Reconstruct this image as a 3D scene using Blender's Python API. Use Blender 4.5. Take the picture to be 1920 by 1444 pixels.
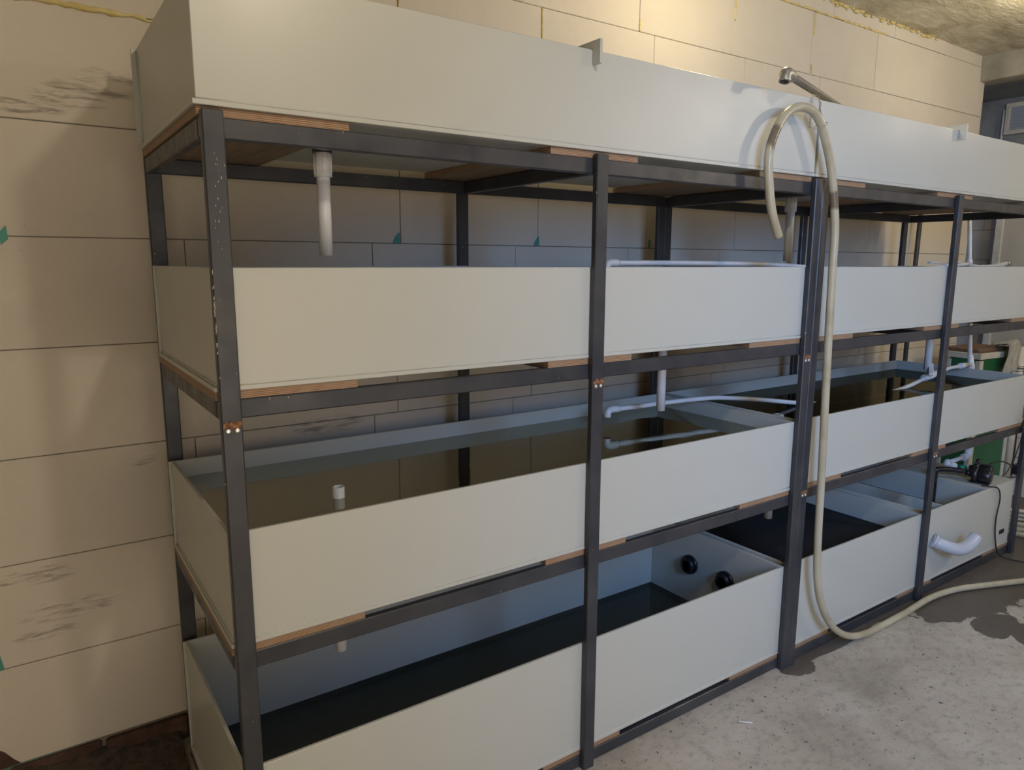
import bpy, bmesh, math, random
from mathutils import Vector, Matrix, noise
random.seed(7)
S = bpy.context.scene
for o in list(bpy.data.objects): bpy.data.objects.remove(o)
C = S.collection

# ---------------------------------------------------------------- camera
cam = bpy.data.cameras.new('camera'); co = bpy.data.objects.new('camera', cam); C.objects.link(co)
YAW, PIT, ROL = 0.59987532, -0.16978816, 0.00370997
cy_, sy_, cp_, sp_ = math.cos(YAW), math.sin(YAW), math.cos(PIT), math.sin(PIT)
fwd = Vector((sy_*cp_, cy_*cp_, sp_)); rgt = Vector((cy_, -sy_, 0)); upv = rgt.cross(fwd)
r2 = math.cos(ROL)*rgt + math.sin(ROL)*upv; u2 = -math.sin(ROL)*rgt + math.cos(ROL)*upv
M = Matrix((r2, u2, -fwd)).transposed().to_4x4(); M.translation = Vector((-0.3073, -1.4672, 1.5105))
co.matrix_world = M
cam.sensor_fit = 'HORIZONTAL'; cam.sensor_width = 36; cam.lens = 1342.83/1920*36; cam.clip_start = .02
S.camera = co
# ---------------------------------------------------------------- light
W = bpy.data.worlds.new('world'); S.world = W; W.use_nodes = True
W.node_tree.nodes['Background'].inputs[0].default_value = (.45, .6, 1, 1)
W.node_tree.nodes['Background'].inputs[1].default_value = .15
def point(name, loc, col, e, r):
    l = bpy.data.lights.new(name, 'POINT'); l.color = col; l.energy = e; l.shadow_soft_size = r
    o = bpy.data.objects.new(name, l); o.location = loc; C.objects.link(o)
point('lamp_near', (.55, -1.6, 2.68), (1, .86, .68), 27, .05)
point('lamp_end', (4.9, -1.1, 2.5), (1, .84, .60), 9, .08)
point('lamp_wall', (2.0, .30, 2.60), (1, .83, .51), 8.5, .08)
point('lamp_corner', (3.95, .1, 2.60), (1, .86, .60), 5.5, .08)
point('lamp_far', (4.1, -2.3, 2.60), (1, .88, .70), 34, .09)
def area(name, loc, rot, sx, sy, col, e, spread=180):
    l = bpy.data.lights.new(name, 'AREA'); l.shape = 'RECTANGLE'; l.size = sx; l.size_y = sy; l.color = col; l.energy = e; l.spread = math.radians(spread)
    o = bpy.data.objects.new(name, l); o.location = loc; o.rotation_euler = rot; C.objects.link(o)
area('daylight_window', (.80, -2.68, 2.0), (math.radians(68), 0, math.radians(-40)), .9, .75, (.28, .52, 1), 19, 100)
area('fill_warm', (-.1, -2.72, .95), (math.radians(90), 0, 0), 3.0, 1.5, (1, .85, .70), 21)  # added broad warm fill behind the camera; the wall has no opening here
S.view_settings.view_transform = 'Standard'; S.view_settings.look = 'None'
S.view_settings.exposure = .30; S.view_settings.gamma = 1; S.view_settings.use_curve_mapping = False

# ---------------------------------------------------------------- materials
def newmat(name, col=(.5, .5, .5), rough=.5, metal=0, **k):
    m = bpy.data.materials.new(name); m.use_nodes = True
    b = m.node_tree.nodes['Principled BSDF']
    b.inputs['Base Color'].default_value = (*col, 1); b.inputs['Roughness'].default_value = rough
    b.inputs['Metallic'].default_value = metal
    for a, v in k.items(): b.inputs[a.replace('_', ' ')].default_value = v
    return m
def N(m, t, **k):
    n = m.node_tree.nodes.new(t)
    for a, v in k.items():
        if hasattr(n, a): setattr(n, a, v)
        else: n.inputs[a.replace('_', ' ')].default_value = v
    return n
def L(m, a, b): m.node_tree.links.new(a, b)
def B(m): return m.node_tree.nodes['Principled BSDF']
def coords(m, scale=(1, 1, 1), world=False):
    g = N(m, 'ShaderNodeNewGeometry') if world else N(m, 'ShaderNodeTexCoord')
    mp = N(m, 'ShaderNodeMapping'); mp.inputs['Scale'].default_value = scale
    L(m, g.outputs['Position' if world else 'Object'], mp.inputs['Vector']); return mp.outputs[0]
def noi(m, vec, scale, detail=4, rough=.6, dist=0):
    n = N(m, 'ShaderNodeTexNoise'); n.inputs['Scale'].default_value = scale; n.inputs['Detail'].default_value = detail
    n.inputs['Roughness'].default_value = rough; n.inputs['Distortion'].default_value = dist
    L(m, vec, n.inputs['Vector']); return n.outputs['Fac']
def ramp(m, fac, *st):
    r = N(m, 'ShaderNodeValToRGB'); e = r.color_ramp.elements
    while len(e) < len(st): e.new(.5)
    for x, (p, c) in zip(e, st):
        x.position = p; x.color = (*c, 1) if len(c) == 3 else c
    L(m, fac, r.inputs[0]); return r.outputs[0]
def fr(m, fac, a, b): return ramp(m, fac, (a, (0, 0, 0)), (b, (1, 1, 1)))
def mix(m, fac, a, b, mode='MIX'):
    n = N(m, 'ShaderNodeMix', data_type='RGBA', blend_type=mode)
    for s, v in ((0, fac), (6, a), (7, b)):
        if isinstance(v, (int, float)): n.inputs[s].default_value = v
        elif isinstance(v, tuple): n.inputs[s].default_value = (*v, 1)
        else: L(m, v, n.inputs[s])
    return n.outputs[2]
def math_(m, op, a, b=0, c=0):
    n = N(m, 'ShaderNodeMath', operation=op)
    for i, v in enumerate((a, b, c)):
        if isinstance(v, (int, float)): n.inputs[i].default_value = v
        else: L(m, v, n.inputs[i])
    return n.outputs[0]
def bump(m, h, strength=.3, dist=.01):
    n = N(m, 'ShaderNodeBump'); n.inputs['Strength'].default_value = strength; n.inputs['Distance'].default_value = dist
    L(m, h, n.inputs['Height']); L(m, n.outputs[0], B(m).inputs['Normal'])
def blob(m, cx, cz, rx, rz, cy=None, axis='XZ', ry=None):
    """soft elliptical mask at a world position"""
    g = N(m, 'ShaderNodeNewGeometry'); s = N(m, 'ShaderNodeSeparateXYZ'); L(m, g.outputs['Position'], s.inputs[0])
    a = math_(m, 'DIVIDE', math_(m, 'SUBTRACT', s.outputs[0], cx), rx)
    b = math_(m, 'DIVIDE', math_(m, 'SUBTRACT', s.outputs[2 if axis == 'XZ' else 1], cz), rz)
    d = math_(m, 'ADD', math_(m, 'MULTIPLY', a, a), math_(m, 'MULTIPLY', b, b))
    return math_(m, 'SUBTRACT', 1, d)

plastic = newmat('tank_plastic', (.60, .585, .51), .3)
v = coords(plastic)
n1 = noi(plastic, v, 2.2, 3)
c = mix(plastic, fr(plastic, n1, .35, .7), (.485, .50, .465), (.50, .513, .478))
spk = fr(plastic, noi(plastic, v, 60, 2, .5), .785, .81)
L(plastic, mix(plastic, spk, c, (.33, .29, .22)), B(plastic).inputs['Base Color'])
L(plastic, ramp(plastic, noi(plastic, v, 5, 4), (.3, (.30,)*3), (.75, (.38,)*3)), B(plastic).inputs['Roughness'])
rim = newmat('tank_edge', (.70, .69, .62), .35)

steel = newmat('painted_steel', (.04, .043, .052), .36)
v = coords(steel, world=True)
c = mix(steel, fr(steel, noi(steel, v, 6, 5), .4, .7), (.030, .033, .042), (.055, .056, .062))
c = mix(steel, fr(steel, noi(steel, coords(steel, (1, 1, .25), True), 190, 2), .735, .76), c, (.5, .48, .43))
c = mix(steel, math_(steel, 'MULTIPLY', fr(steel, noi(steel, v, 9, 6, .7), .66, .74), .5), c, (.16, .09, .055))
L(steel, c, B(steel).inputs['Base Color'])
L(steel, ramp(steel, noi(steel, v, 14, 5), (.3, (.28,)*3), (.7, (.5,)*3)), B(steel).inputs['Roughness'])
bump(steel, noi(steel, v, 60, 4), .12, .002)

rust = newmat('rusty_weld', (.22, .10, .05), .85)
c = ramp(rust, noi(rust, coords(rust, world=True), 120, 5), (.3, (.07, .035, .022)), (.55, (.25, .11, .05)), (.75, (.45, .27, .13)))
L(rust, c, B(rust).inputs['Base Color']); bump(rust, noi(rust, coords(rust, world=True), 160, 4), .8, .003)

ply = newmat('birch_plywood', (.42, .27, .15), .65)
v = coords(ply, world=True); s = N(ply, 'ShaderNodeSeparateXYZ'); L(ply, v, s.inputs[0])
wob = math_(ply, 'MULTIPLY', noi(ply, v, 5, 2), .0012)
lay = math_(ply, 'FRACT', math_(ply, 'DIVIDE', math_(ply, 'ADD', s.outputs[2], wob), .0036))
c = ramp(ply, lay, (0, (.14, .065, .033)), (.40, (.17, .08, .042)), (.5, (.42, .29, .175)), (1, (.37, .24, .14)))
g = N(ply, 'ShaderNodeNewGeometry'); sn = N(ply, 'ShaderNodeSeparateXYZ'); L(ply, g.outputs['Normal'], sn.inputs[0])
up_ = math_(ply, 'GREATER_THAN', math_(ply, 'ABSOLUTE', sn.outputs[2]), .5)
flat = ramp(ply, noi(ply, coords(ply, (14, 1, 1), True), 4, 5), (.3, (.17, .12, .08)), (.7, (.30, .22, .14)))
L(ply, mix(ply, up_, mix(ply, fr(ply, noi(ply, v, 30, 3), .45, .7), c, (.30, .20, .13)), flat), B(ply).inputs['Base Color'])

block = newmat('aerated_concrete', (.5, .47, .42), .92)
v = coords(block, world=True)
oi = N(block, 'ShaderNodeObjectInfo')
c = mix(block, fr(block, noi(block, v, 1.6, 5), .35, .7), (.60, .54, .455), (.68, .625, .53))
c = mix(block, math_(block, 'MULTIPLY', oi.outputs['Random'], .25), c, (.55, .505, .445))
st = fr(block, noi(block, coords(block, (1.3, 1, 9), True), 9, 5, .65, .6), .47, .66)
msk = None
for a in ((-.24, 1.905, .09, .03), (-.15, 1.94, .10, .045), (-.05, 1.985, .10, .045), (.03, 2.0, .07, .05), (-.34, .635, .12, .03), (-.27, .52, .14, .035), (-.33, .46, .09, .02), (.52, .965, .14, .035), (-.06, .93, .05, .02)):
    b_ = N(block, 'ShaderNodeMath', operation='MAXIMUM'); L(block, blob(block, *a), b_.inputs[0]); b_.inputs[1].default_value = 0
    msk = b_.outputs[0] if msk is None else math_(block, 'MAXIMUM', msk, b_.outputs[0])
c = mix(block, math_(block, 'MULTIPLY', math_(block, 'MULTIPLY', st, math_(block, 'MINIMUM', math_(block, 'MULTIPLY', msk, 1.8), 1)), .75), c, (.17, .145, .12))
bs = fr(block, math_(block, 'ADD', math_(block, 'MULTIPLY', math_(block, 'MAXIMUM', blob(block, 2.1, .95, .2, .55), 0), .6), math_(block, 'MULTIPLY', noi(block, v, 5, 4), .4)), .3, .7)
c = mix(block, math_(block, 'MULTIPLY', bs, .7), c, (.22, .15, .09))
sp = fr(block, noi(block, v, 26, 3, .6), .74, .775)
c = mix(block, math_(block, 'MULTIPLY', sp, .6), c, (.22, .19, .155))
L(block, c, B(block).inputs['Base Color'])
bump(block, math_(block, 'ADD', math_(block, 'MULTIPLY', noi(block, coords(block, (1, 1, 5), True), 30, 5), .7), noi(block, v, 240, 2)), .35, .002)

mortar = newmat('mortar', (.22, .195, .165), .95)
L(mortar, ramp(mortar, noi(mortar, coords(mortar, world=True), 2.6, 5), (.45, (.20, .175, .145)), (.62, (.10, .22, .19))), B(mortar).inputs['Base Color'])
teal = newmat('teal_adhesive', (.07, .30, .25), .6)
foamy = newmat('yellow_foam', (.72, .56, .14), .6)
L(foamy, ramp(foamy, noi(foamy, coords(foamy, world=True), 20, 4), (.3, (.55, .42, .14)), (.7, (.74, .64, .32))), B(foamy).inputs['Base Color'])
brick = newmat('red_brick', (.24, .10, .07), .95)
c = ramp(brick, noi(brick, coords(brick, world=True), 14, 6), (.3, (.035, .024, .018)), (.55, (.085, .045, .032)), (.75, (.13, .085, .06)))
L(brick, c, B(brick).inputs['Base Color']); bump(brick, noi(brick, coords(brick, world=True), 40, 5), .6, .006)

floorm = newmat('concrete_floor', (.3, .28, .25), .8)
v = coords(floorm, world=True)
c = ramp(floorm, noi(floorm, v, 2.2, 8, .62, .4), (.28, (.28, .25, .205)), (.5, (.42, .38, .315)), (.74, (.53, .495, .43)))
c = mix(floorm, math_(floorm, 'MULTIPLY', fr(floorm, noi(floorm, coords(floorm, (1, 1, 1), True), 13, 7, .7), .58, .72), .45), c, (.20, .175, .15))
c = mix(floorm, math_(floorm, 'MULTIPLY', fr(floorm, noi(floorm, coords(floorm, (1.3, .8, 1), True), 6, 6, .7, 1), .60, .72), .5), c, (.55, .54, .50))
c = mix(floorm, fr(floorm, noi(floorm, v, 40, 4, .62), .645, .685), c, (.075, .06, .05))
c = mix(floorm, math_(floorm, 'MULTIPLY', fr(floorm, noi(floorm, coords(floorm, (1, 1.5, 1), True), 22, 7, .72), .5, .62), .42), c, (.22, .19, .16))
c = mix(floorm, math_(floorm, 'MULTIPLY', fr(floorm, noi(floorm, v, 130, 2, .6), .66, .72), .7), c, (.10, .085, .07))
mm = None
for a in ((3.50, -.03, .78, .27), (3.25, -.15, .34, .12), (4.6, .2, .9, .5), (2.98, -.30, .15, .085), (3.02, -.42, .12, .10), (2.86, -.12, .10, .04), (2.0, -.02, .085, .05), (2.25, .0, .3, .03), (2.7, .02, .4, .03)):
    b_ = math_(floorm, 'MULTIPLY', blob(floorm, *a, axis='XY'), 1.0)
    mm = b_ if mm is None else math_(floorm, 'MAXIMUM', mm, b_)
wet = fr(floorm, math_(floorm, 'ADD', mm, math_(floorm, 'MULTIPLY', math_(floorm, 'SUBTRACT', noi(floorm, v, 9, 6, .65), .5), 2.2)), .04, .13)
c = mix(floorm, math_(floorm, 'MULTIPLY', wet, .86), c, (.055, .046, .038))
L(floorm, c, B(floorm).inputs['Base Color'])
rr = ramp(floorm, noi(floorm, v, 9, 4), (.3, (.62,)*3), (.7, (.85,)*3))
L(floorm, mix(floorm, wet, rr, (.34, .34, .34)), B(floorm).inputs['Roughness'])
bump(floorm, math_(floorm, 'ADD', noi(floorm, v, 28, 7, .65), math_(floorm, 'MULTIPLY', noi(floorm, v, 3, 3), .8)), .35, .008)

film = newmat('ceiling_film', (.50, .47, .38), .38)
v = coords(film, world=True)
c = ramp(film, noi(film, coords(film, (1.2, 3, 1), True), 3.2, 6, .62, 1.2), (.3, (.42, .36, .24)), (.5, (.62, .57, .44)), (.7, (.78, .74, .62)))
L(film, c, B(film).inputs['Base Color'])
bump(film, noi(film, coords(film, (1, 3.2, 1), True), 7, 6, .6, 1.5), .8, .05)
plaster = newmat('grey_plaster', (.47, .43, .36), .85)
L(plaster, ramp(plaster, noi(plaster, coords(plaster, world=True), 3, 5), (.3, (.42, .385, .31)), (.7, (.50, .465, .39))), B(plaster).inputs['Base Color'])
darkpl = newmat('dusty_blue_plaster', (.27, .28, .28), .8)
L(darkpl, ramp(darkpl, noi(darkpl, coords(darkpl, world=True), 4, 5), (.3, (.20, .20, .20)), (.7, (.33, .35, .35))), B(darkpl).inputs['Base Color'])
concrete = newmat('beam_concrete', (.40, .38, .31), .9)
L(concrete, ramp(concrete, noi(concrete, coords(concrete, world=True), 5, 6), (.3, (.27, .25, .20)), (.7, (.46, .44, .36))), B(concrete).inputs['Base Color'])

pvc = newmat('white_pvc', (.70, .72, .75), .28)
L(pvc, ramp(pvc, noi(pvc, coords(pvc, world=True), 9, 4), (.3, (.64, .66, .69)), (.7, (.76, .77, .79))), B(pvc).inputs['Base Color'])
pvcgrey = newmat('grey_pvc', (.46, .50, .58), .35)
hosem = newmat('pvc_hose', (.60, .545, .40), .22, Transmission_Weight=.15, Subsurface_Weight=.0)
v = coords(hosem, world=True)
c = ramp(hosem, noi(hosem, v, 7, 3), (.3, (.42, .36, .235)), (.5, (.51, .455, .32)), (.7, (.57, .52, .39)))
hm = math_(hosem, 'MAXIMUM', math_(hosem, 'MAXIMUM', blob(hosem, 1.632, 1.885, .03, .05), blob(hosem, 1.975, 1.72, .04, .035)), 0)
c = mix(hosem, fr(hosem, hm, .0, .5), c, (.20, .16, .11))
L(hosem, c, B(hosem).inputs['Base Color'])
galv = newmat('galvanised_metal', (.42, .43, .42), .38, .85)
L(galv, ramp(galv, noi(galv, coords(galv, world=True), 60, 4), (.3, (.28, .28, .27)), (.7, (.58, .58, .55))), B(galv).inputs['Base Color'])
armm = newmat('dull_metal_tube', (.22, .20, .16), .45, .35)
L(armm, ramp(armm, noi(armm, coords(armm, world=True), 40, 3), (.3, (.16, .145, .115)), (.7, (.26, .24, .19))), B(armm).inputs['Base Color'])
screwm = newmat('screw_zinc', (.75, .74, .72), .3, .6)
black = newmat('black_plastic', (.012, .013, .017), .32)
L(black, ramp(black, noi(black, coords(black, world=True), 25, 3), (.3, (.009, .010, .014)), (.7, (.022, .022, .028))), B(black).inputs['Base Color'])
sponge = newmat('black_filter_sponge', (.006, .007, .010), .95)
bump(sponge, noi(sponge, coords(sponge, world=True), 180, 3), .8, .004)
green = newmat('green_board', (.014, .12, .042), .4)
L(green, ramp(green, noi(green, coords(green, world=True), 5, 4), (.3, (.010, .095, .035)), (.7, (.02, .145, .055))), B(green).inputs['Base Color'])
greenpl = newmat('green_coupling', (.0, .22, .13), .35)
cream = newmat('cream_frame', (.58, .55, .46), .6)
L(cream, ramp(cream, noi(cream, coords(cream, world=True), 12, 4), (.3, (.50, .47, .39)), (.7, (.64, .61, .52))), B(cream).inputs['Base Color'])
brownw = newmat('brown_board', (.16, .095, .06), .7)
L(brownw, ramp(brownw, noi(brownw, coords(brownw, (1, 8, 8), True), 8, 5), (.3, (.11, .065, .042)), (.7, (.21, .13, .085))), B(brownw).inputs['Base Color'])
clothm = newmat('grey_cloth', (.36, .34, .27), .95)
bump(clothm, noi(clothm, coords(clothm, world=True), 300, 2), .5, .002)
L(clothm, ramp(clothm, noi(clothm, coords(clothm, world=True), 18, 4), (.3, (.28, .265, .21)), (.7, (.44, .42, .34))), B(clothm).inputs['Base Color'])
osbm = newmat('osb', (.45, .28, .12), .8)
vo = N(osbm, 'ShaderNodeTexVoronoi'); vo.inputs['Scale'].default_value = 26; L(osbm, coords(osbm, (1, 1.6, .8), True), vo.inputs['Vector'])
L(osbm, ramp(osbm, noi(osbm, vo.outputs['Color'], 3, 1), (.3, (.30, .17, .07)), (.7, (.58, .39, .18))), B(osbm).inputs['Base Color'])
def water_mat(name, tint, gcol=(1, 1, 1)):
    m = bpy.data.materials.new(name); m.use_nodes = True; nt = m.node_tree; nt.nodes.clear()
    out = nt.nodes.new('ShaderNodeOutputMaterial'); mx = nt.nodes.new('ShaderNodeMixShader'); f = nt.nodes.new('ShaderNodeFresnel')
    f.inputs['IOR'].default_value = 1.34
    t = nt.nodes.new('ShaderNodeBsdfTransparent'); t.inputs[0].default_value = (*tint, 1)
    gl = nt.nodes.new('ShaderNodeBsdfGlossy'); gl.inputs['Roughness'].default_value = .05; gl.inputs[0].default_value = (*gcol, 1)
    bm_ = nt.nodes.new('ShaderNodeBump'); bm_.inputs['Strength'].default_value = .10; bm_.inputs['Distance'].default_value = .01
    tx = nt.nodes.new('ShaderNodeTexNoise'); tx.inputs['Scale'].default_value = 6
    g_ = nt.nodes.new('ShaderNodeNewGeometry'); nt.links.new(g_.outputs['Position'], tx.inputs['Vector'])
    nt.links.new(tx.outputs['Fac'], bm_.inputs['Height']); nt.links.new(bm_.outputs[0], gl.inputs['Normal'])
    nt.links.new(f.outputs[0], mx.inputs[0]); nt.links.new(t.outputs[0], mx.inputs[1]); nt.links.new(gl.outputs[0], mx.inputs[2])
    nt.links.new(mx.outputs[0], out.inputs[0]); return m
murky = water_mat('murky_water', (.36, .325, .19), (.45, .45, .38))
clearw = water_mat('dull_water', (.50, .52, .46))

# ---------------------------------------------------------------- mesh helpers
def box(bm, x0, x1, y0, y1, z0, z1, bev=0):
    vs = [bm.verts.new((x, y, z)) for x in (x0, x1) for y in (y0, y1) for z in (z0, z1)]
    fs = [bm.faces.new([vs[i] for i in f]) for f in ((0, 1, 3, 2), (4, 6, 7, 5), (0, 4, 5, 1), (2, 3, 7, 6), (0, 2, 6, 4), (1, 5, 7, 3))]
    if bev:
        es = {e for f in fs for e in f.edges}
        bmesh.ops.bevel(bm, geom=list(es), offset=bev, segments=1, affect='EDGES')
def NB(): return bmesh.new()
def bx(*a, **k):
    bm = NB(); box(bm, *a, **k); return bm
def spline(pts, n=8):
    P = [Vector(p) for p in pts]; out = []
    for i in range(len(P)-1):
        p0 = P[i-1] if i else P[0]*2-P[1]; p1, p2 = P[i], P[i+1]; p3 = P[i+2] if i+2 < len(P) else P[-1]*2-P[-2]
        for k in range(n):
            t = k/n
            out.append(.5*((2*p1)+(p2-p0)*t+(2*p0-5*p1+4*p2-p3)*t*t+(3*p1-p0-3*p2+p3)*t**3))
    return out+[P[-1]]
def tube(bm, pts, r, seg=14, cap=True, hollow=0):
    P = [Vector(p) for p in pts]; R = r if isinstance(r, (list, tuple)) else [r]*len(P)
    prev = None; rings = []
    for i, p in enumerate(P):
        t = (P[min(i+1, len(P)-1)]-P[max(i-1, 0)]).normalized()
        if prev is None: a = t.orthogonal().normalized()
        else: a = (prev-t*prev.dot(t)).normalized()
        prev = a; b = t.cross(a)
        rings.append([bm.verts.new(p+R[i]*(math.cos(q)*a+math.sin(q)*b)) for q in [2*math.pi*k/seg for k in range(seg)]])
    for A, Bq in zip(rings, rings[1:]):
        for k in range(seg):
            f = bm.faces.new((A[k], A[(k+1) % seg], Bq[(k+1) % seg], Bq[k])); f.smooth = True
    if hollow:
        for ri, p, q in ((rings[0], P[0], P[1]), (rings[-1], P[-1], P[-2])):
            t = (q-p).normalized(); inn = [bm.verts.new(p+(v_.co-p)*(1-hollow)) for v_ in ri]
            dp = [bm.verts.new(v_.co+t*.02) for v_ in inn]
            for k in range(seg):
                bm.faces.new((ri[k], ri[(k+1) % seg], inn[(k+1) % seg], inn[k])); bm.faces.new((inn[k], inn[(k+1) % seg], dp[(k+1) % seg], dp[k]))
            bm.faces.new(dp)
    elif cap:
        bm.faces.new(rings[0]); bm.faces.new(rings[-1])
    return bm
def tb(pts, r, **k): return tube(NB(), pts, r, **k)
def worg(o):
    v_ = Vector((0, 0, 0))
    while o: v_ += o.location; o = o.parent
    return v_
def thing(name, label, cat, loc=(0, 0, 0), group=None, kind=None):
    o = bpy.data.objects.new(name, None); o.location = loc; o.empty_display_size = .1; C.objects.link(o)
    if label: o['label'] = label
    if cat: o['category'] = cat
    if group: o['group'] = group
    if kind: o['kind'] = kind
    return o
def mk(name, bm, mat, parent=None, label=None, cat=None, group=None, kind=None, local=False):
    bmesh.ops.recalc_face_normals(bm, faces=bm.faces)
    me = bpy.data.meshes.new(name)
    if parent is None and not local and kind != 'structure':
        xs = [v_.co for v_ in bm.verts]
        org = Vector(((min(p.x for p in xs)+max(p.x for p in xs))/2, (min(p.y for p in xs)+max(p.y for p in xs))/2, min(p.z for p in xs)))
    elif parent is not None and not local: org = worg(parent)
    else: org = Vector((0, 0, 0))
    if org.length: bmesh.ops.translate(bm, verts=bm.verts, vec=-org)
    bm.to_mesh(me); bm.free(); me.materials.append(mat)
    o = bpy.data.objects.new(name, me); C.objects.link(o)
    if parent is not None: o.parent = parent
    elif not local: o.location = org
    for k_, v_ in (('label', label), ('category', cat), ('group', group), ('kind', kind)):
        if v_: o[k_] = v_
    return o

# ================================================================ the room
YW = .85; XE = 4.955; CZ = 2.82
floor = mk('floor', bx(-2.6, 6.0, -4.1, 1.8, -.12, 0), floorm, kind='structure', label='stained grey concrete floor with dark wet patches at the right')
# ceiling: stretched wrinkled film
bm = NB(); nx, ny = 150, 90; gv = {}
for i in range(nx+1):
    for j in range(ny+1):
        x = -2.6+7.55*i/nx; y = -4.1+5.05*j/ny
        w_ = noise.fractal(Vector((x*1.1, y*3.2, 0)), 1, 2, 4)*.022 + noise.noise(Vector((x*.6, y*.8, 3)))*.03
        if y > .5: w_ *= max(0, (.95-y)/.45)
        gv[i, j] = bm.verts.new((x, y, CZ+w_))
for i in range(nx):
    for j in range(ny):
        f = bm.faces.new((gv[i, j], gv[i+1, j], gv[i+1, j+1], gv[i, j+1])); f.smooth = True
box(bm, -2.6, 4.95, -4.1, .95, CZ+.09, CZ+.14)
mk('ceiling', bm, film, kind='structure', label='ceiling covered with wrinkled yellowish plastic film')
# back wall of aerated blocks
wall = thing('wall_back', 'long wall of pale aerated concrete blocks behind the rack', None, (0, YW, 0), kind='structure')
bk = bx(-2.6, XE-.004, YW+.006, YW+.2, 0, 2.95); mk('mortar_bed', bk, mortar, wall)
P_ = .592
courses = [(.085, .382, .09), (.382, .679, -.455), (.679, .977, .098), (.977, 1.275, .19), (1.275, 1.573, .108), (1.573, 1.871, .215),
           (1.871, 2.168, .12), (2.168, 2.452, .222), (2.452, 2.75, .134), (2.75, 2.90, .30)]
cache = {}
def blockmesh(w, h):
    k_ = (round(w, 3), round(h, 3))
    if k_ not in cache:
        bm = NB(); g_ = .0011; c_ = .002
        # chamfered front
        a = [(g_, g_), (w-g_, g_), (w-g_, h-g_), (g_, h-g_)]; b = [(g_+c_, g_+c_), (w-g_-c_, g_+c_), (w-g_-c_, h-g_-c_), (g_+c_, h-g_-c_)]
        fr_ = [bm.verts.new((x, 0, z)) for x, z in b]; md = [bm.verts.new((x, c_, z)) for x, z in a]; bkv = [bm.verts.new((x, .09, z)) for x, z in a]
        bm.faces.new(fr_)
        for i in range(4):
            j = (i+1) % 4; bm.faces.new((fr_[i], md[i], md[j], fr_[j])); bm.faces.new((md[i], bkv[i], bkv[j], md[j]))
        bmesh.ops.recalc_face_normals(bm, faces=bm.faces)
        me = bpy.data.meshes.new('block'); bm.to_mesh(me); bm.free(); me.materials.append(block); cache[k_] = me
    return cache[k_]
def lay(parent, z0, z1, ph, x0, x1, org, rot=0):
    x = x0; nxt = ph+math.ceil((x0-ph+.03)/P_)*P_
    while x < x1-.01:
        e = min(nxt, x1)
        if x1-e < .04: e = x1
        o = bpy.data.objects.new('block', blockmesh(e-x, z1-z0)); C.objects.link(o); o.parent = parent
        j = random.uniform(-.0018, .0012)
        if rot == 0: o.location = (x-org[0], j, z0)
        else: o.location = (j, -(x-org[1]), z0); o.rotation_euler = (0, 0, -math.pi/2)
        x = e; nxt += P_
for z0, z1, ph in courses: lay(wall, z0, z1, ph, -2.6, XE, (0, 0))
# teal adhesive squeezed out of the joints (parts of the wall)
def patch(pts, y, th, mat, name):
    bm = NB(); f_ = [bm.verts.new((x, y-th, z)) for x, z in pts]; b_ = [bm.verts.new((x, y+.002, z)) for x, z in pts]
    bm.faces.new(f_)
    for i in range(len(pts)): j = (i+1) % len(pts); bm.faces.new((f_[i], b_[i], b_[j], f_[j]))
    mk(name, bm, mat, wall)
for x, z in ((.799, 1.575), (1.399, 1.575)):
    patch([(x-.024, z), (x+.004, z), (x+.002, z+.036), (x-.006, z+.03), (x-.014, z+.020)], YW, .004, teal, 'glue_patch')
patch([(2.003, 1.577), (2.012, 1.577), (2.010, 1.612), (2.006, 1.61)], YW, .004, teal, 'glue_patch')
patch([(-.335, 1.55), (-.318, 1.565), (-.320, 1.60), (-.338, 1.58)], YW, .003, teal, 'glue_patch')
patch([(-.462, .55), (-.448, .55), (-.449, .67), (-.46, .68)], YW, .003, teal, 'glue_patch')
patch([(-.468, .384), (-.438, .384), (-.448, .45), (-.452, .55), (-.459, .55), (-.456, .44)], YW, .003, teal, 'glue_patch')
# yellow foam in the upper joints
def foam(x0, x1, za, zb, y, r, n, name='foam_bead', parent=wall):
    bm = NB(); pts = []; rs = []
    for i in range(n+1):
        t = i/n; pts.append((x0+(x1-x0)*t, y-abs(random.gauss(0, r*.25)), za+(zb-za)*t+random.gauss(0, r*.35))); rs.append(r*random.uniform(.35, 1.25))
    tube(bm, pts, rs, seg=7); return mk(name, bm, foamy, parent)
foam(-.9, .16, 2.168, 2.168, YW, .0085, 60)
foam(.16, .36, 2.168, 2.168, YW, .004, 18)
for x, a, b in ((.817, 2.24, 2.45), (1.409, 2.30, 2.45), (1.91, 2.455, 2.50), (3.105, 2.64, 2.75), (2.50, 2.60, 2.75), (3.1, 2.46, 2.50)):
    foam(x, x, a, b, YW, .005, 14)
foam(2.6, 3.75, 2.752, 2.752, YW, .006, 50)
bm = NB()
for k in range(170):
    x = 2.2+k*.0125*1.25+random.uniform(-.01, .01)
    if x > 4.3: break
    m_ = Matrix.Translation((x, YW-.006, CZ+.006+random.gauss(0, .010))) @ Matrix.Diagonal((random.uniform(1.4, 3), .9, random.uniform(.6, 1.3), 1))
    bmesh.ops.create_icosphere(bm, subdivisions=1, radius=random.uniform(.005, .014), matrix=m_)
for f in bm.faces: f.smooth = True
mk('foam_seal', bm, foamy, wall, kind='stuff')
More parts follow.
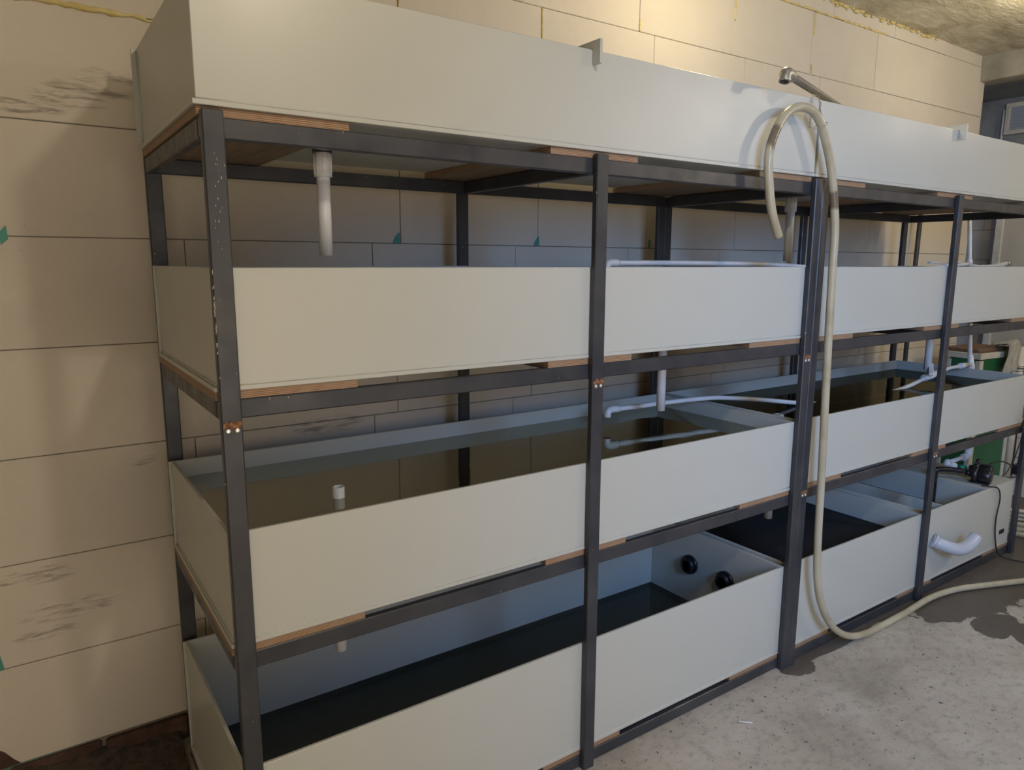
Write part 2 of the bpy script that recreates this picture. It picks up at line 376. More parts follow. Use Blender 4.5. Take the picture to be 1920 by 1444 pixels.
# brick footing below the first course
bm = None
x = -2.6; i = 0
while x < XE:
    w_ = random.uniform(.22, .25); e = min(x+w_, XE)
    b_ = bx(x+.006, e-.004, YW-.006-random.uniform(0, .014), YW+.09, .0, .079+random.uniform(-.005, .003), bev=.007)
    mk('brick', b_, brick, wall); x = e
bm = NB(); pts2 = [(-.52, .20), (-.498, .190), (-.487, .158), (-.462, .135), (-.442, .105), (-.428, .088), (-.52, .086)]
f2 = [bm.verts.new((a, YW-.0035, b)) for a, b in pts2]; g2 = [bm.verts.new((a, YW+.01, b)) for a, b in pts2]; bm.faces.new(f2)
for i in range(len(pts2)): j = (i+1) % len(pts2); bm.faces.new((f2[i], g2[i], g2[j], f2[j]))
mk('broken_corner', bm, brick, wall, label='dark broken lower corner of a block')
# earth and rubble lying along the foot of the wall
soil = newmat('dark_rubble', (.05, .038, .03), .97)
L(soil, ramp(soil, noi(soil, coords(soil, world=True), 30, 6), (.3, (.028, .021, .017)), (.7, (.10, .075, .058))), B(soil).inputs['Base Color'])
bump(soil, noi(soil, coords(soil, world=True), 60, 5), .8, .01)
bm = NB(); sg = {}; sx, sy2 = 90, 16
for i in range(sx+1):
    for j in range(sy2+1):
        x = -1.6+1.585*i/sx; y = .50+.345*j/sy2
        h = max(0, (j/sy2))**1.3*.052*(1.1+.5*noise.noise(Vector((x*4, y*4, 0))))+.014*noise.noise(Vector((x*22, y*22, 1)))
        sg[i, j] = bm.verts.new((x, y, max(-.004, h-.012)))
for i in range(sx):
    for j in range(sy2): f = bm.faces.new((sg[i, j], sg[i+1, j], sg[i+1, j+1], sg[i, j+1])); f.smooth = True
mk('rubble', bm, soil, label='dark earth and rubble along the foot of the block wall', cat='rubble', kind='stuff')
mk('wall_left', bx(-2.75, -2.6, -4.1, 1.0, -.12, 2.95), plaster, kind='structure')
bm = NB(); box(bm, -2.75, .05, -2.95, -2.8, 0, 2.95); box(bm, 1.25, 6.0, -2.95, -2.8, 0, 2.95); box(bm, .05, 1.25, -2.95, -2.8, 2.4, 2.95); box(bm, .05, 1.25, -2.95, -2.8, 0, 1.6)
mk('wall_front', bm, plaster, kind='structure', label='wall behind the camera with a high window letting in daylight')
mk('wall_end', bx(XE, XE+.012, YW, YW+.2, 0, 2.70), cream, kind='structure', label='raw end face of the block wall')
# concrete beam across the right end
bm = bx(4.90, 5.06, -4.1, YW+.1, 2.66, 2.95, bev=.008); mk('trim_1', bm, concrete, kind='structure', label='concrete beam under the ceiling at the right')
# right end wall of the recess
wr = thing('wall_right', 'far end wall of blocks seen past the rack', None, (5.8, 1.8, 0), kind='structure')
mk('mortar_bed', bx(5.806, 5.95, -4.1, 1.8, 0, 2.7), mortar, wr)
for z0, z1, ph in ((0, .36, .1), (.36, .46, .4), (.46, .80, .05), (.80, 1.245, .3), (1.245, 1.542, .46), (1.542, 1.765, .1), (1.765, 2.05, .52)):
    lay(wr, z0, z1, -ph, -1.8, 2.6, (0, -1.8), rot=1)
mk('wall_render', bx(5.78, 5.81, -4.1, 1.8, 2.05, 2.70), darkpl, wr)
bm = bx(5.0, 5.95, -4.1, 1.8, 2.70, 2.80); mk('ceiling_recess', bm, darkpl, kind='structure', label='low dark soffit of the recess at the right')
mk('wall_recess', bx(XE, 5.95, 1.8, 1.9, 0, 2.8), darkpl, kind='structure')
# sheet leaning in front of the right end wall
sh = thing('wall_panel', 'plain beige wall panel standing at the far right end', 'panel', (5.5, -.1, 0))
mk('panel', bx(5.50, 5.53, -2.0, .855, 0.02, 2.25), plaster, sh)
mk('edge_strip', bx(5.485, 5.535, .855, .905, 0.0, 2.25, bev=.004), cream, sh, label='pale vertical edge strip')
# vent grille
vg = thing('vent_grille', 'white louvred vent grille high on the far right wall', 'vent', (5.78, .80, 2.44))
bm = NB()
for a in ((.58, 1.03, 2.44, 2.47), (.58, 1.03, 2.63, 2.66), (.58, .61, 2.47, 2.63), (1.00, 1.03, 2.47, 2.63)): box(bm, 5.745, 5.78, *a, bev=.003)
mk('frame', bm, cream, vg)
mk('backing', bx(5.772, 5.779, .60, 1.01, 2.46, 2.64), darkpl, vg)
for k in range(8):
    b_ = bx(-.012, .012, -.195, .195, -.0015, .0015)
    o = mk('slat', b_, pvcgrey, None, local=True); o.parent = vg; o.location = (-.022, .005, .038+k*.0205); o.rotation_euler = (0, math.radians(38), 0)
mk('conduit', tb([(5.76, 1.045, 2.40), (5.76, 1.045, 2.62)], .008), pvc, vg)

# ================================================================ steel rack
w = .04; LB = .9632; D = .718
ZT = 1.790
levels = {1: 1.780, 2: 1.235, 3: (.682, .692), 4: .042}
def screw(parent, x, z, y=0, r=.0052):
    bm = NB(); tube(bm, [(x, y+.001, z), (x, y-.0015, z), (x, y-.003, z)], [r, r, r*.6], seg=12)
    mk('screw', bm, screwm, parent)
def weld(parent, x0, x1, z, y=0):
    bm = NB(); n = 10; f_ = []; b_ = []
    up = [(x0+(x1-x0)*i/n, z+.006+random.uniform(-.003, .005)) for i in range(n+1)]
    dn = [(x1-(x1-x0)*i/n, z-.006+random.uniform(-.004, .003)) for i in range(n+1)]
    pts = up+dn
    f_ = [bm.verts.new((a, y-.0016, b)) for a, b in pts]; b_ = [bm.verts.new((a, y+.001, b)) for a, b in pts]
    bm.faces.new(f_)
    for i in range(len(pts)): j = (i+1) % len(pts); bm.faces.new((f_[i], b_[i], b_[j], f_[j]))
    mk('weld_bead', bm, rust, parent, label='rusty weld bead')
def rack(x0, label, split, pads):
    r = thing('steel_rack', label, 'rack', (x0+LB, D/2, 0), 'dark steel racks standing end to end')
    z3 = levels[3][0 if x0 == 0 else 1]
    px = [x0, x0+LB, x0+2*LB] if x0 == 0 else [x0, x0+LB-.0, x0+2*LB-.0]
    for k, x in enumerate(px):
        f = mk('front_post', bx(x, x+w, 0, .02, 0, ZT, bev=.0025), steel, r)
        if split: weld(f, x+.002, x+w-.002, split)
        if split and not (x0 > 0 and k == 2):
            screw(f, x+w*.28, split-.011); screw(f, x+w*.72, split-.011)
        mk('rear_post', bx(x, x+w, D, D+.02, 0, ZT-.005, bev=.0025), steel, r)
    xe = px[2]+w
    for z in (levels[1], levels[2], z3, levels[4]):
        mk('front_rail', bx(x0+.001, xe-.001, .0205, .0405, z-.040, z, bev=.0025), steel, r)
        mk('rear_rail', bx(x0+.001, xe-.001, D-.020, D-.0005, z-.040, z, bev=.0025), steel, r)
        for x in (x0+.0, px[1]+.01, xe-.02):
            mk('crossbeam', bx(x, x+.02, .041, D-.0205, z-.040, z-.001, bev=.0025), steel, r)
    mk('floor_rail', bx(x0+.05, x0+.09, .0415, D-.021, .0, .038, bev=.002), steel, r)
    return r
rack(0, 'left dark steel rack of the pair, standing against the left part of the wall', 1.187, 0)
rack(2*LB+w+.0005, 'right dark steel rack of the pair, furthest from the camera, beside the green container', .688, 0)

# chipped paint on the nearest post
chipm = newmat('chipped_paint', (.50, .47, .40), .7)
bm = NB()
for k in range(46):
    if k < 26: x, z, a, b = random.uniform(.0004, .0022), random.choice((random.uniform(1.28, 1.53), random.uniform(1.33, 1.44))), .0008, random.uniform(.001, .009)
    else: x, z, a, b = random.gauss(.024, .006), random.gauss(1.66, .05), random.uniform(.0004, .001), random.uniform(.0008, .003)
    pts_ = [(x+a*math.cos(q)*random.uniform(.6, 1.3), z+b*math.sin(q)*random.uniform(.6, 1.2)+a*math.cos(q)*.6) for q in [2*math.pi*i/7 for i in range(7)]]
    bm.faces.new([bm.verts.new((p_[0], -.0004, p_[1])) for p_ in pts_])
RL = [o for o in bpy.data.objects if o.name == 'front_post'][0]
mk('paint_chips', bm, chipm, RL, kind='stuff')
# plywood strips under each tank
LEV = {1: 'top', 2: 'second', 3: 'third', 4: 'bottom'}
for side, x0 in (('left', -.004), ('right', 1.958)):
    for lv in (1, 2, 3, 4):
        z = levels[lv] if lv != 3 else levels[3][0 if side == 'left' else 1]
        for nm, a, b in (('left end', x0, x0+.30 if side == 'left' else x0+.302), ('middle', x0+.832, x0+1.132), ('right end', x0+1.66 if side == 'left' else x0+1.66, x0+1.935)):
            mk('plywood_strip', bx(a, b, .024, D-.012, z+.0004, z+.0176), ply,
               label='plywood strip under the %s of the %s-level tank on the %s rack' % (nm, LEV[lv], side), cat='plywood', group='plywood strips under the tanks')

# ================================================================ tanks
TH = .009
def tank(name, label, x0, x1, y0, y1, z0, z1, rearlip=.006):
    t = thing(name, label, 'tank', ((x0+x1)/2, (y0+y1)/2, z0), 'grey plastic tanks on the racks')
    n = 24
    mk('bottom_panel', bx(x0-.006, x1+.003, y0-.0015, y1+.004, z0, z0+.010, bev=.001), plastic, t)
    mk('front_panel', bx(x0, x1, y0, y0+TH, z0+.010, z1, bev=.0012), plastic, t)
    mk('back_panel', bx(x0-rearlip, x1+.001, y1-TH, y1, z0+.010, z1, bev=.0012), plastic, t)
    mk('end_panel', bx(x0+.001, x0+.001+TH, y0+TH, y1-TH, z0+.010, z1, bev=.0012), plastic, t)
    mk('end_panel', bx(x1-.001-TH, x1-.001, y0+TH, y1-TH, z0+.010, z1, bev=.0012), plastic, t)
    bm = NB()
    pts = [(x0+(x1-x0)*i/n, y0+.0002, z0+.0115+random.uniform(-.0004, .0004)) for i in range(n+1)]
    tube(bm, pts, [.0017*random.uniform(.7, 1.2) for _ in pts], seg=6)
    pts = [(x0-.0, y0+.01+(y1-y0-.02)*i/12, z0+.0125) for i in range(13)]
    tube(bm, pts, [.0025*random.uniform(.8, 1.2) for _ in pts], seg=6)
    tube(bm, [(x0-.0, y1-TH-.001, z0+.015), (x0-.0, y1-TH-.001, z1-.005)], .002, seg=6)
    mk('weld_seam', bm, plastic, t)
    return t
XL0, XL1, XR0, XR1 = .001, 1.932, 1.958, 3.885
y0, y1 = .022, .688
ZB = {1: 1.798, 2: 1.253, 3: .700, 4: .060}; ZR = {1: 2.043, 2: 1.498, 3: .954, 4: .406}
t1l = tank('fish_tank', 'top-level tank on the left rack, its side closest to the camera', XL0-.006, XL1, .016, y1, ZB[1], ZR[1], rearlip=.012)
t1r = tank('fish_tank', 'top-level tank on the right rack, beyond the hanging hose', XR0-.012, XR1+.02, .016, y1, ZB[1], ZR[1])
t2l = tank('fish_tank', 'second-level tank on the left rack, with its rim at eye height', XL0, XL1, y0, y1, ZB[2], ZR[2])
t2r = tank('fish_tank', 'second-level tank on the right rack, crossed by the vertical hose', XR0, XR1, y0, y1, ZB[2], ZR[2])
t3l = tank('fish_tank', 'third-level tank on the left rack, filled with murky water around a standpipe', XL0, XL1, y0, y1, ZB[3], ZR[3])
t3r = tank('fish_tank', 'third-level tank on the right rack, murky water below a white pipe valve', XR0, XR1, y0, y1, .710, .956)
t4l = tank('fish_tank', 'bottom tank on the left rack, nearly empty with two black round ports', XL0, XL1, y0, y1, ZB[4], ZR[4])
t4r = tank('sump_tank', 'bottom sump tank on the right rack, divided into compartments with pumps on top', XR0, XR1, y0, y1, ZB[4], ZR[4])
t4r['category'] = 'tank'
# cross braces of the top tanks, hooked over the front rim
for t, x in ((t1l, .951), (t1r, 2.896)):
    prof = [(-.013, 2.064), (-.013, 2.006), (.0145, 2.006), (.0145, 2.045), (.026, 2.045), (.026, 1.97), (.675, 1.97), (.675, 2.064)]
    bm = NB(); A = [bm.verts.new((x, a, b)) for a, b in prof]; Bq = [bm.verts.new((x+.009, a, b)) for a, b in prof]
    bm.faces.new(A); bm.faces.new(Bq)
    for i in range(len(prof)): j = (i+1) % len(prof); bm.faces.new((A[i], Bq[i], Bq[j], A[j]))
    mk('cross_brace', bm, plastic, t, label='plastic cross brace sticking up over the rim')
# round ports in the end panel of the bottom left tank
for y, z in ((.456, .260), (.272, .257)):
    bm = NB(); x = XL1-.001-TH
    tube(bm, [(x+.001, y, z), (x-.012, y, z)], [.040, .040], seg=28)
    tube(bm, [(x-.012, y, z), (x-.026, y, z), (x-.026, y, z), (x-.014, y, z)], [.033, .033, .020, .019], seg=28)
    mk('port', bm, black, t4l, label='black round bulkhead port')
# sump dividers, channel and deck
def vp(x, za, zb, th=.009, name='divider', m=plastic): mk(name, bx(x, x+th, y0+TH, y1-TH, za, zb, bev=.001), m, t4r)
vp(2.935, .07, .404); vp(2.990, .07, .404); vp(3.175, .07, .395); vp(3.585, .07, .404)
mk('channel_strip', bx(2.945, 2.989, y0+TH+.002, y1-TH-.002, .372, .378), cream, t4r, label='pale strip laid in the channel between dividers')
mk('pump_deck', bx(3.595, XR1-.011, y0+TH, y1-TH, .396, .405), plastic, t4r)
mk('clip', bx(3.178, 3.186, .10, .125, .30, .375), pvc, t4r)
mk('outlet_slot', bx(3.775, 3.825, y0-.004, y0+.001, .128, .150, bev=.001), black, t4r, label='small dark slotted outlet near the bottom')
sp_ = mk('filter_sponge', bx(2.17, 2.925, y0+TH+.003, y1-TH-.003, .072, .306, bev=.006), sponge, label='black filter sponge block filling the left of the bottom sump', cat='sponge')
# ---------------------------------------------------------------- water
def water(x0, x1, z, m, label, yy0=None, zb=None):
    n = 1; bm = NB()
    a = (x0, y0+TH+.001) ; b = (x1, y1-TH-.001)
    vs = [bm.verts.new(p) for p in ((a[0], a[1], z), (b[0], a[1], z), (b[0], b[1], z), (a[0], b[1], z))]; bm.faces.new(vs)
    mk('water', bm, m, label=label, cat='water', kind='stuff')
water(XL0+.011, XL1-.011, .905, murky, 'olive murky water in the third-level tank on the left rack')
water(XR0+.011, XR1-.011, .907, murky, 'olive murky water in the third-level tank on the right rack')
water(XL0+.011, XL1-.011, .095, clearw, 'shallow dull water on the floor of the bottom left tank')
water(3.185, 3.584, .27, clearw, 'water between the dividers of the bottom sump under the pumps')

# ================================================================ pipes
def drain(x, y, ztop, zbot, label, r=.0155, socket=True, ring=True):
    t = thing('drain_pipe', label, 'pipe', (x, y, zbot), 'white drain pipes hanging under the tanks')
    if socket:
        bm = NB(); tube(bm, [(x, y, zbot+.18), (x, y, ztop)], r*1.32, seg=26)
        mk('socket', bm, pvc, t)
        for k in range(10):
            a = 2*math.pi*k/10; q = r*1.32
            bm2 = tb([(x+q*math.cos(a), y+q*math.sin(a), zbot+.185), (x+q*math.cos(a), y+q*math.sin(a), ztop-.004)], .0012, seg=5)
            mk('rib', bm2, pvc, t.children[0] if t.children else t)
    mk('pipe', tb([(x, y, zbot), (x, y, ztop-(.002 if socket else 0))], r, seg=26, hollow=.12), pvc, t)
    if ring: mk('locknut', tb([(x, y, ztop), (x, y, ztop+.010)], r*1.45, seg=22), black, t)
    return t
drain(.300, .20, 1.757, 1.524, 'white drain pipe with ribbed socket under the left top tank')
drain(2.080, .20, 1.76, 1.518, 'white drain pipe under the top tank behind the hanging hose', r=.0155)
drain(1.543, .30, 1.252, .992, 'white drain pipe ending over the water at the middle of the left rack', r=.0155, socket=False, ring=False)
drain(3.436, .30, 1.252, .985, 'white drain pipe above the pipe valve on the right rack', r=.0175, socket=False, ring=False)
drain(.312, .235, .698, .497, 'short white drain stub under the left third-level tank', r=.0155, socket=False, ring=False)
drain(2.118, .235, .704, .492, 'short white drain stub under the right third-level tank', r=.0155, socket=False, ring=False)
def stand(x, y, z0, z1, label, cap):
    t = thing('standpipe', label, 'pipe', (x, y, z0), 'standpipes rising from the murky water')
    mk('pipe', tb([(x, y, z0), (x, y, z1)], .0150, seg=26, hollow=.14), pvc, t)
    if cap: mk('collar', tb([(x, y, z1-.018), (x, y, z1-.002)], .0205, seg=26), pvc, t)
stand(.332, .265, .711, .934, 'white standpipe poking out of the murky water in the left tank', False)
stand(2.137, .233, .721, .921, 'capped white standpipe in the right tank near the divider', True)

# long flexible white pipe resting on the third-level rims
lp = thing('supply_pipe', 'long white plastic pipe with elbow resting across the third-level tank rims', 'pipe', (2.0, .4, .96))
main = [(1.487, .475, .972), (1.60, .465, .972), (1.733, .455, .974), (1.95, .43, .973), (2.06, .40, .966), (2.20, .365, .950), (2.44, .34, .914), (2.616, .345, .893), (2.87, .35, .881), (3.10, .32, .893), (3.28, .30, .918), (3.405, .29, .948)]
mk('pipe', tb(spline(main, 6), .0095, seg=16), pvc, lp)
bm = tb(spline([(1.505, .475, .972), (1.468, .478, .972), (1.455, .479, .963), (1.453, .479, .945)], 5), .0135, seg=16); mk('elbow', bm, pvc, lp)
mk('tee', tb([(3.39, .292, .946), (3.45, .286, .957), (3.50, .283, .966)], [.016, .021, .016], seg=18), pvc, lp)
vv = mk('valve_body', tb([(3.42, .285, .957), (3.418, .275, .985)], .015, seg=16), pvc, lp)
bm = NB(); box(bm, -.060, .055, -.011, .011, -.006, .006, bev=.003)
h_ = mk('valve_handle', bm, pvc, None, local=True); h_.parent = vv; h_.location = (3.415-2.0, .272-.4, .992-.96); h_.rotation_euler = (0, math.radians(-22), math.radians(28))
mk('pipe', tb([(3.495, .283, .965), (3.62, .275, .982), (3.885, .297, .975), (3.95, .315, .968)], .0095, seg=16), pvc, lp)
mk('union', tb([(3.74, .282, .981), (3.82, .290, .978)], .015, seg=16), pvc, lp)
mk('metal_collar', tb([(3.82, .290, .978), (3.84, .292, .977)], .0155, seg=16), galv, lp, label='shiny metal collar')
# riser between the levels on the right
rs = thing('riser_pipe', 'thin white vertical supply pipe at the right end of the racks', 'pipe', (3.955, .32, .92))
mk('pipe', tb([(3.955, .325, .98), (3.955, .337, 1.095), (3.955, .362, 1.35), (3.955, .384, 1.525), (3.955, .411, 1.80)], .0105, seg=16), pvc, rs)
mk('tee', tb([(3.955, .317, .935), (3.955, .319, .965), (3.955, .323, .99), (3.955, .328, 1.02)], [.019, .018, .0155, .013], seg=18), pvc, rs)
mk('tee', tb([(3.955, .381, 1.49), (3.955, .385, 1.535)], .0145, seg=16), pvc, rs)
# second-level pipe along the rims
l2 = thing('supply_pipe', 'white plastic pipe lying just above the rims of the second-level tanks', 'pipe', (2.2, .4, 1.50))
mk('pipe', tb(spline([(1.40, .40, 1.509), (1.60, .40, 1.510), (1.93, .39, 1.509), (2.25, .37, 1.504), (2.6, .36, 1.488), (3.1, .35, 1.478), (3.50, .33, 1.495), (3.88, .36, 1.510), (3.94, .378, 1.512)], 6), .0095, seg=16), pvc, l2)
mk('elbow', tb(spline([(1.41, .40, 1.509), (1.372, .40, 1.509), (1.362, .40, 1.50), (1.36, .40, 1.482)], 5), .0135, seg=16), pvc, l2)
vb = mk('valve_body', tb([(3.56, .33, 1.494), (3.60, .33, 1.498)], .018, seg=16), pvc, l2)
mk('valve_handle', bx(3.40, 3.50, .318, .335, 1.512, 1.522, bev=.003), pvc, vb)
mk('valve_handle', bx(3.62, 3.72, .318, .335, 1.514, 1.526, bev=.003), pvc, vb)
o2 = thing('outlet_pipe', 'grey white pipe end with metal cap beyond the second-level tank rim', 'pipe', (4.0, .34, 1.49))
mk('pipe', tb(spline([(3.985, .385, 1.502), (4.10, .38, 1.494), (4.28, .38, 1.500), (4.40, .38, 1.514)], 5), [.0095]*5+[.0115]*5+[.014]*6, seg=16), pvcgrey, o2)
mk('metal_cap', tb([(4.395, .38, 1.514), (4.43, .38, 1.516)], .017, seg=16), galv, o2)

# front elbow on the sump
el = thing('outlet_elbow', 'pale blue grey plastic elbow pipe on the front of the bottom sump', 'pipe', (3.17, -.01, .18))
mk('pipe', tb(spline([(3.050, .0205, .258), (3.075, -.015, .243), (3.12, -.042, .224), (3.175, -.055, .214), (3.23, -.062, .222), (3.285, -.066, .250)], 6), .0290, seg=22, hollow=.12), pvcgrey, el)
mk('flange', tb([(3.048, .0200, .262), (3.056, .010, .254)], .0345, seg=22), pvcgrey, el)

# pumps
def pump(x, y, rz, label):
    t = thing('water_pump', label, 'pump', (x, y, .405), 'black water pumps on the sump deck')
    def add(nm, bm, m=black):
        o = mk(nm, bm, m, None, local=True); o.parent = t; return o
    # motor barrel along +x, volute at -x
    add('motor', tb([(-.005, 0, .048), (.0, 0, .048), (.055, 0, .048), (.066, 0, .048)], [.032, .041, .041, .030], seg=26))
    for k in range(8):
        a = 2*math.pi*k/8
        add('fin', bx(.008, .052, .0405*math.cos(a)-.0015, .0405*math.cos(a)+.0015, .048+.0405*math.sin(a)-.0015, .048+.0405*math.sin(a)+.0015))
    vo_ = add('volute', tb([(-.040, 0, .050), (-.034, 0, .050), (-.010, 0, .050), (-.005, 0, .050)], [.036, .047, .047, .038], seg=28))
    o = add('inlet', tb([(-.040, 0, .050), (-.075, 0, .050)], .019, seg=20), pvcgrey if False else black)
    add('outlet', tb([(-.022, .024, .07), (-.022, .024, .112)], .014, seg=18))
    b_ = NB(); box(b_, -.045, .060, -.034, .034, 0, .010, bev=.003); box(b_, -.03, .05, -.018, .018, .010, .02); add('foot', b_)
    t.rotation_euler = (0, 0, rz); t.scale = (.84,)*3; return t
pump(3.665, .100, math.radians(-78), 'black water pump on the sump deck, nearer of the two, joined to the black pipe')
pump(3.765, .135, math.radians(-78), 'black water pump on the sump deck, behind the first one')
bp = thing('suction_pipe', 'black pipe running from the pump and bending down into the sump', 'pipe', (3.56, .2, .2))
mk('pipe', tb(spline([(3.650, .172, .452), (3.615, .21, .455), (3.572, .245, .456), (3.556, .258, .452), (3.552, .262, .43), (3.552, .262, .33), (3.552, .262, .14)], 6), .0135, seg=16), black, bp)
wp = thing('return_pipe', 'white pipe with green coupling and two elbows above the pumps', 'pipe', (3.7, .25, .44))
mk('elbow', tb(spline([(3.70, .235, .455), (3.665, .25, .470), (3.64, .25, .478), (3.655, .25, .482)], 5), .0175, seg=16), pvc, wp)
mk('pipe', tb([(3.655, .25, .478), (3.84, .25, .482)], .0115, seg=16), pvc, wp)
mk('elbow', tb(spline([(3.82, .25, .480), (3.865, .25, .484), (3.875, .25, .50), (3.875, .25, .535)], 5), .0185, seg=16), pvc, wp)
mk('coupling', tb([(3.70, .215, .452), (3.735, .20, .450)], .014, seg=16), greenpl, wp, label='green coupling')
mk('union', tb([(3.735, .20, .450), (3.765, .188, .448)], .016, seg=16), pvc, wp)
mk('coupling', tb([(3.765, .188, .448), (3.80, .178, .447)], .0135, seg=16), greenpl, wp, label='green coupling')

# ---------------------------------------------------------------- the hose
hs = thing('garden_hose', 'cream translucent hose looped over the top tank and hanging down to the floor', 'hose', (2.05, -.06, 0))
hz = [(1.692, -.035, 1.592), (1.655, -.035, 1.655), (1.632, -.035, 1.725), (1.616, -.035, 1.82), (1.632, -.035, 1.888), (1.682, -.035, 1.957), (1.752, -.035, 1.990), (1.822, -.035, 1.986), (1.868, -.037, 1.952),
      (1.915, -.037, 1.879), (1.951, -.037, 1.797), (1.990, -.037, 1.642), (1.996, -.037, 1.50), (2.006, -.037, 1.223), (2.016, -.037, 1.012), (2.028, -.038, .733), (2.036, -.038, .528),
      (2.052, -.038, .357), (2.100, -.038, .225), (2.185, -.038, .118), (2.30, -.038, .045), (2.42, -.042, .018), (2.56, -.043, .016), (2.76, -.040, .016), (2.98, -.030, .016), (3.17, -.055, .016), (3.338, -.114, .016), (3.54, -.193, .016), (3.9, -.34, .016), (4.4, -.5, .016)]
mk('hose', tb(spline(hz, 8), .0138, seg=18, hollow=.2), hosem, hs)
wr_ = thing('hanging_wire', 'thin twisted wire holding the hose loop from the tank rim', 'wire', (1.895, .0, 1.9))
for q in (0, math.pi):
    pts = [(1.884+.0035*math.cos(q+k*.9)-.0006*k*.3, .009, 2.052-.0042*k) for k in range(26)]
    mk('strand', tb(pts, .0011, seg=6), galv, wr_)
lo = [(1.872+.020*math.cos(a), -.035+.020*math.sin(a), 1.947+.012*math.cos(a)) for a in [2*math.pi*k/20 for k in range(21)]]
mk('loop', tb(lo, .0012, seg=6), galv, wr_)
mk('strand', tb([(1.892, .013, 2.05), (1.900, .0, 2.048), (1.893, -.028, 1.965)], .0016, seg=6), galv, wr_)

# shower arm over the top tanks
ar = thing('water_spout', 'metal spout tube with a galvanised elbow poking up from the top tanks', 'spout', (2.2, .2, 2.0))
e0, e1 = Vector((1.640, -.065, 2.066)), Vector((2.62, .36, 2.150))
mk('tube', tb([e0, e0.lerp(e1, .5), e1, (2.64, .37, 2.0)], .0125, seg=20), armm, ar)
mk('elbow', tb(spline([tuple(e0.lerp(e1, .05)), tuple(e0), tuple(e0+Vector((-.018, -.008, -.006))), tuple(e0+Vector((-.026, -.010, -.028)))], 6), [.0165]*6+[.019]*7+[.0165]*6, seg=20, hollow=.25), galv, ar)
mk('collar', tb([e0.lerp(e1, .03), e0.lerp(e1, .055)], .018, seg=8), galv, ar)

# ================================================================ right-hand corner
gc = thing('green_container', 'tall green container with cream frame behind the right end of the rack', 'container', (4.36, .44, 0))
gc.rotation_euler = (0, 0, math.radians(-4)); GW, GD, GH = .43, .20, .985; f_ = .030
def gl(nm, bm, m, lab=None): 
    o = mk(nm, bm, m, None, local=True); o.parent = gc
    if lab: o['label'] = lab
for a, b in ((0, 0), (GW-f_, 0), (0, GD-f_), (GW-f_, GD-f_)): gl('frame_post', bx(a, a+f_+(.012 if a == 0 and b == 0 else 0), b, b+f_, 0, GH-.045, bev=.003), cream)
gl('front_panel', bx(f_, GW-f_, .008, .014, .0, GH-.04), green); gl('side_panel', bx(.008, .014, f_, GD-f_, .0, GH-.04), green)
gl('back_panel', bx(f_, GW-f_, GD-.014, GD-.008, .0, GH-.04), green); gl('side_panel', bx(GW-.014, GW-.008, f_, GD-f_, .0, GH-.04), green)
bm = NB(); box(bm, -.004, GW+.004, -.004, .02, GH-.036, GH, bev=.003); box(bm, -.004, .02, .02, GD+.004, GH-.036, GH, bev=.003)
box(bm, GW-.02, GW+.004, .02, GD+.004, GH-.036, GH, bev=.003); box(bm, .02, GW-.02, GD-.02, GD+.004, GH-.036, GH, bev=.003); gl('top_frame', bm, cream)
gl('lid', bx(.012, GW-.06, .022, GD+.03, GH, GH+.022, bev=.003), brownw, 'dark brown board lid')
gl('base_frame', bx(.002, GW-.002, .002, GD-.002, 0, .05), cream)
# cloth draped over the container's corner
bm = NB(); nu, nv = 18, 22; G = {}
for i in range(nu+1):
    for j in range(nv+1):
        u_ = i/nu; v_ = j/nv
        x = 4.57+.16*u_; fall = max(0, v_-.35)/.65
        y = .50-.10*min(1, v_/.35)-.004-.012*math.sin(u_*15+v_*4)*fall
        z = 1.024+.030*math.sin(math.pi*min(1, v_/.6))*(.4+.6*math.sin(u_*3)) - .19*fall*(1-.25*u_)
        x += .03*fall*math.sin(v_*6)-.06*fall*(.5-u_)
        y -= .02
        G[i, j] = bm.verts.new((x, y, z+.012*math.sin(u_*11)*(1-v_)))
for i in range(nu):
    for j in range(nv): f = bm.faces.new((G[i, j], G[i+1, j], G[i+1, j+1], G[i, j+1])); f.smooth = True
cl = mk('cloth', bm, clothm, label='crumpled grey cloth draped over the corner of the green container', cat='cloth')
md = cl.modifiers.new('solid', 'SOLIDIFY'); md.thickness = .004
wpp = thing('wall_pipe', 'pale vertical pipe between the green container and the chipboard', 'pipe', (4.86, .42, 0))
mk('pipe', tb([(4.86, .42, 0), (4.86, .42, 1.0)], .024, seg=20, hollow=.15), cream, wpp)
for z in (.845, .86, .875): mk('clamp_ring', tb([(4.86, .42, z), (4.86, .42, z+.006)], .0265, seg=20), black if z == .86 else galv, wpp)
mk('osb_board', bx(5.02, 5.035, -.45, .41, .52, 1.025), osbm, label='brown chipboard sheet at the right edge behind the pipe', cat='board')
mk('block_pile', bx(5.0, 5.08, -.5, .45, 0, .52), block, label='pale masonry ledge under the chipboard sheet', cat='ledge') if False else None
bs_ = thing('block_ledge', 'low ledge of pale blocks carrying the chipboard sheet', 'ledge', (5.05, 0, 0))
for k in range(4):
    for q in range(4): mk('block', bx(5.0, 5.09, -.5+q*.235, -.5+q*.235+.232, k*.13+.001, k*.13+.128, bev=.003), block, bs_)
# leaning black bar behind the rack
mk('leaning_bar', tb([(4.225, .80, 1.90), (4.185, .79, 1.0), (4.12, .76, .0)], .014, seg=4), steel, label='thin black steel bar leaning against the wall behind the right rack', cat='bar')
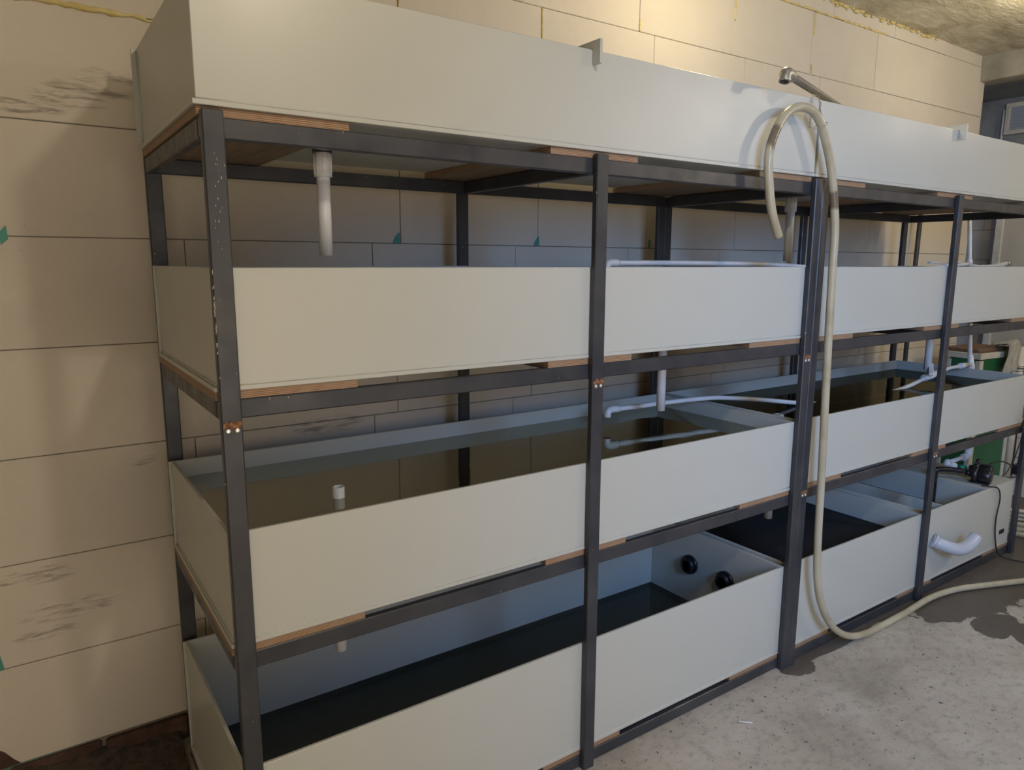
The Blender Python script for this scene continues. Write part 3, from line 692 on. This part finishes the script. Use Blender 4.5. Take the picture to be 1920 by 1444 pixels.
# power lead and cables
def cable(pts, r, label): mk('cable', tb(spline(pts, 7), r, seg=8), black, label=label, cat='cable', group='black power cables at the right end')
cable([(3.60, .06, .412), (3.615, .03, .412), (3.66, .008, .40), (3.698, .008, .338), (3.690, .012, .227), (3.712, .012, .119), (3.765, .010, .03), (3.80, -.03, .006), (3.83, -.10, .006), (3.95, -.13, .006), (4.2, -.1, .006)], .0034, 'black cable running over the sump rim and down its front to the floor')
cable([(4.056, .10, .66), (4.060, .10, .58), (4.060, .10, .50), (4.045, .10, .455), (4.00, .10, .41), (3.96, .11, .385)], .003, 'black cable hanging from the upper rail and crossing to the left')
cable([(4.14, .10, .64), (4.12, .10, .56), (4.08, .10, .49), (4.06, .10, .44), (4.10, .10, .42), (4.16, .10, .44)], .003, 'black cable hanging from the upper rail and bending right')
cable([(3.79, .14, .455), (3.85, .12, .475), (3.94, .11, .472), (4.03, .10, .44), (4.10, .10, .40)], .0035, 'black cable arching from the pump to the power adapter')
cable([(3.95, .10, .385), (4.05, .09, .37), (4.12, .09, .365)], .003, 'black cable lying low beside the power adapter')
ad = thing('power_adapter', 'black power adapter hanging on its lead beside the right end post', 'adapter', (4.13, .10, .37))
mk('body', bx(4.09, 4.155, .08, .12, .375, .43, bev=.006), black, ad); mk('lead', tb(spline([(4.12, .10, .43), (4.13, .10, .50), (4.14, .10, .56), (4.15, .10, .66)], 5), .003, seg=8), black, ad)
cl_ = thing('metal_clamp', 'small black clamp hooked on the right end post at the middle rail', 'clamp', (3.80, -.01, .69))
mk('hook', tb(spline([(3.80, -.008, .70), (3.802, -.02, .755), (3.82, -.02, .775), (3.838, -.02, .755), (3.836, -.012, .70)], 6), .004, seg=10), black, cl_)
mk('jaw', bx(3.795, 3.845, -.022, -.001, .672, .705, bev=.004), black, cl_)
# coil of hose on the floor at the far right
co_ = thing('hose_coil', 'pale coiled hose on the floor behind the right end post', 'hose', (4.30, .05, 0))
pts = []
for k in range(90):
    a = k*2*math.pi/30; rr_ = .17-.006*(k/30)
    pts.append((4.32+rr_*math.cos(a), .10+rr_*math.sin(a), .018+.026*(k/30)))
mk('coil', tb(pts, .014, seg=12), hosem, co_)
# small litter on the floor
mk('plastic_stick', tb([(1.541, -.108, .004), (1.573, -.141, .004)], .0025, seg=8), pvc, label='tiny white plastic stick lying on the concrete floor', cat='litter')
bm = NB()
for k in range(230):
    x = random.uniform(.9, 4.3); y = -random.random()**1.5*1.3-.02
    bmesh.ops.create_icosphere(bm, subdivisions=1, radius=random.choice((.0015, .002, .003)), matrix=Matrix.Translation((x, y, .001)) @ Matrix.Diagonal((random.uniform(.7, 2), 1, .5, 1)))
mk('grit', bm, mortar, label='scattered dark grit on the concrete floor', cat='grit', kind='stuff')
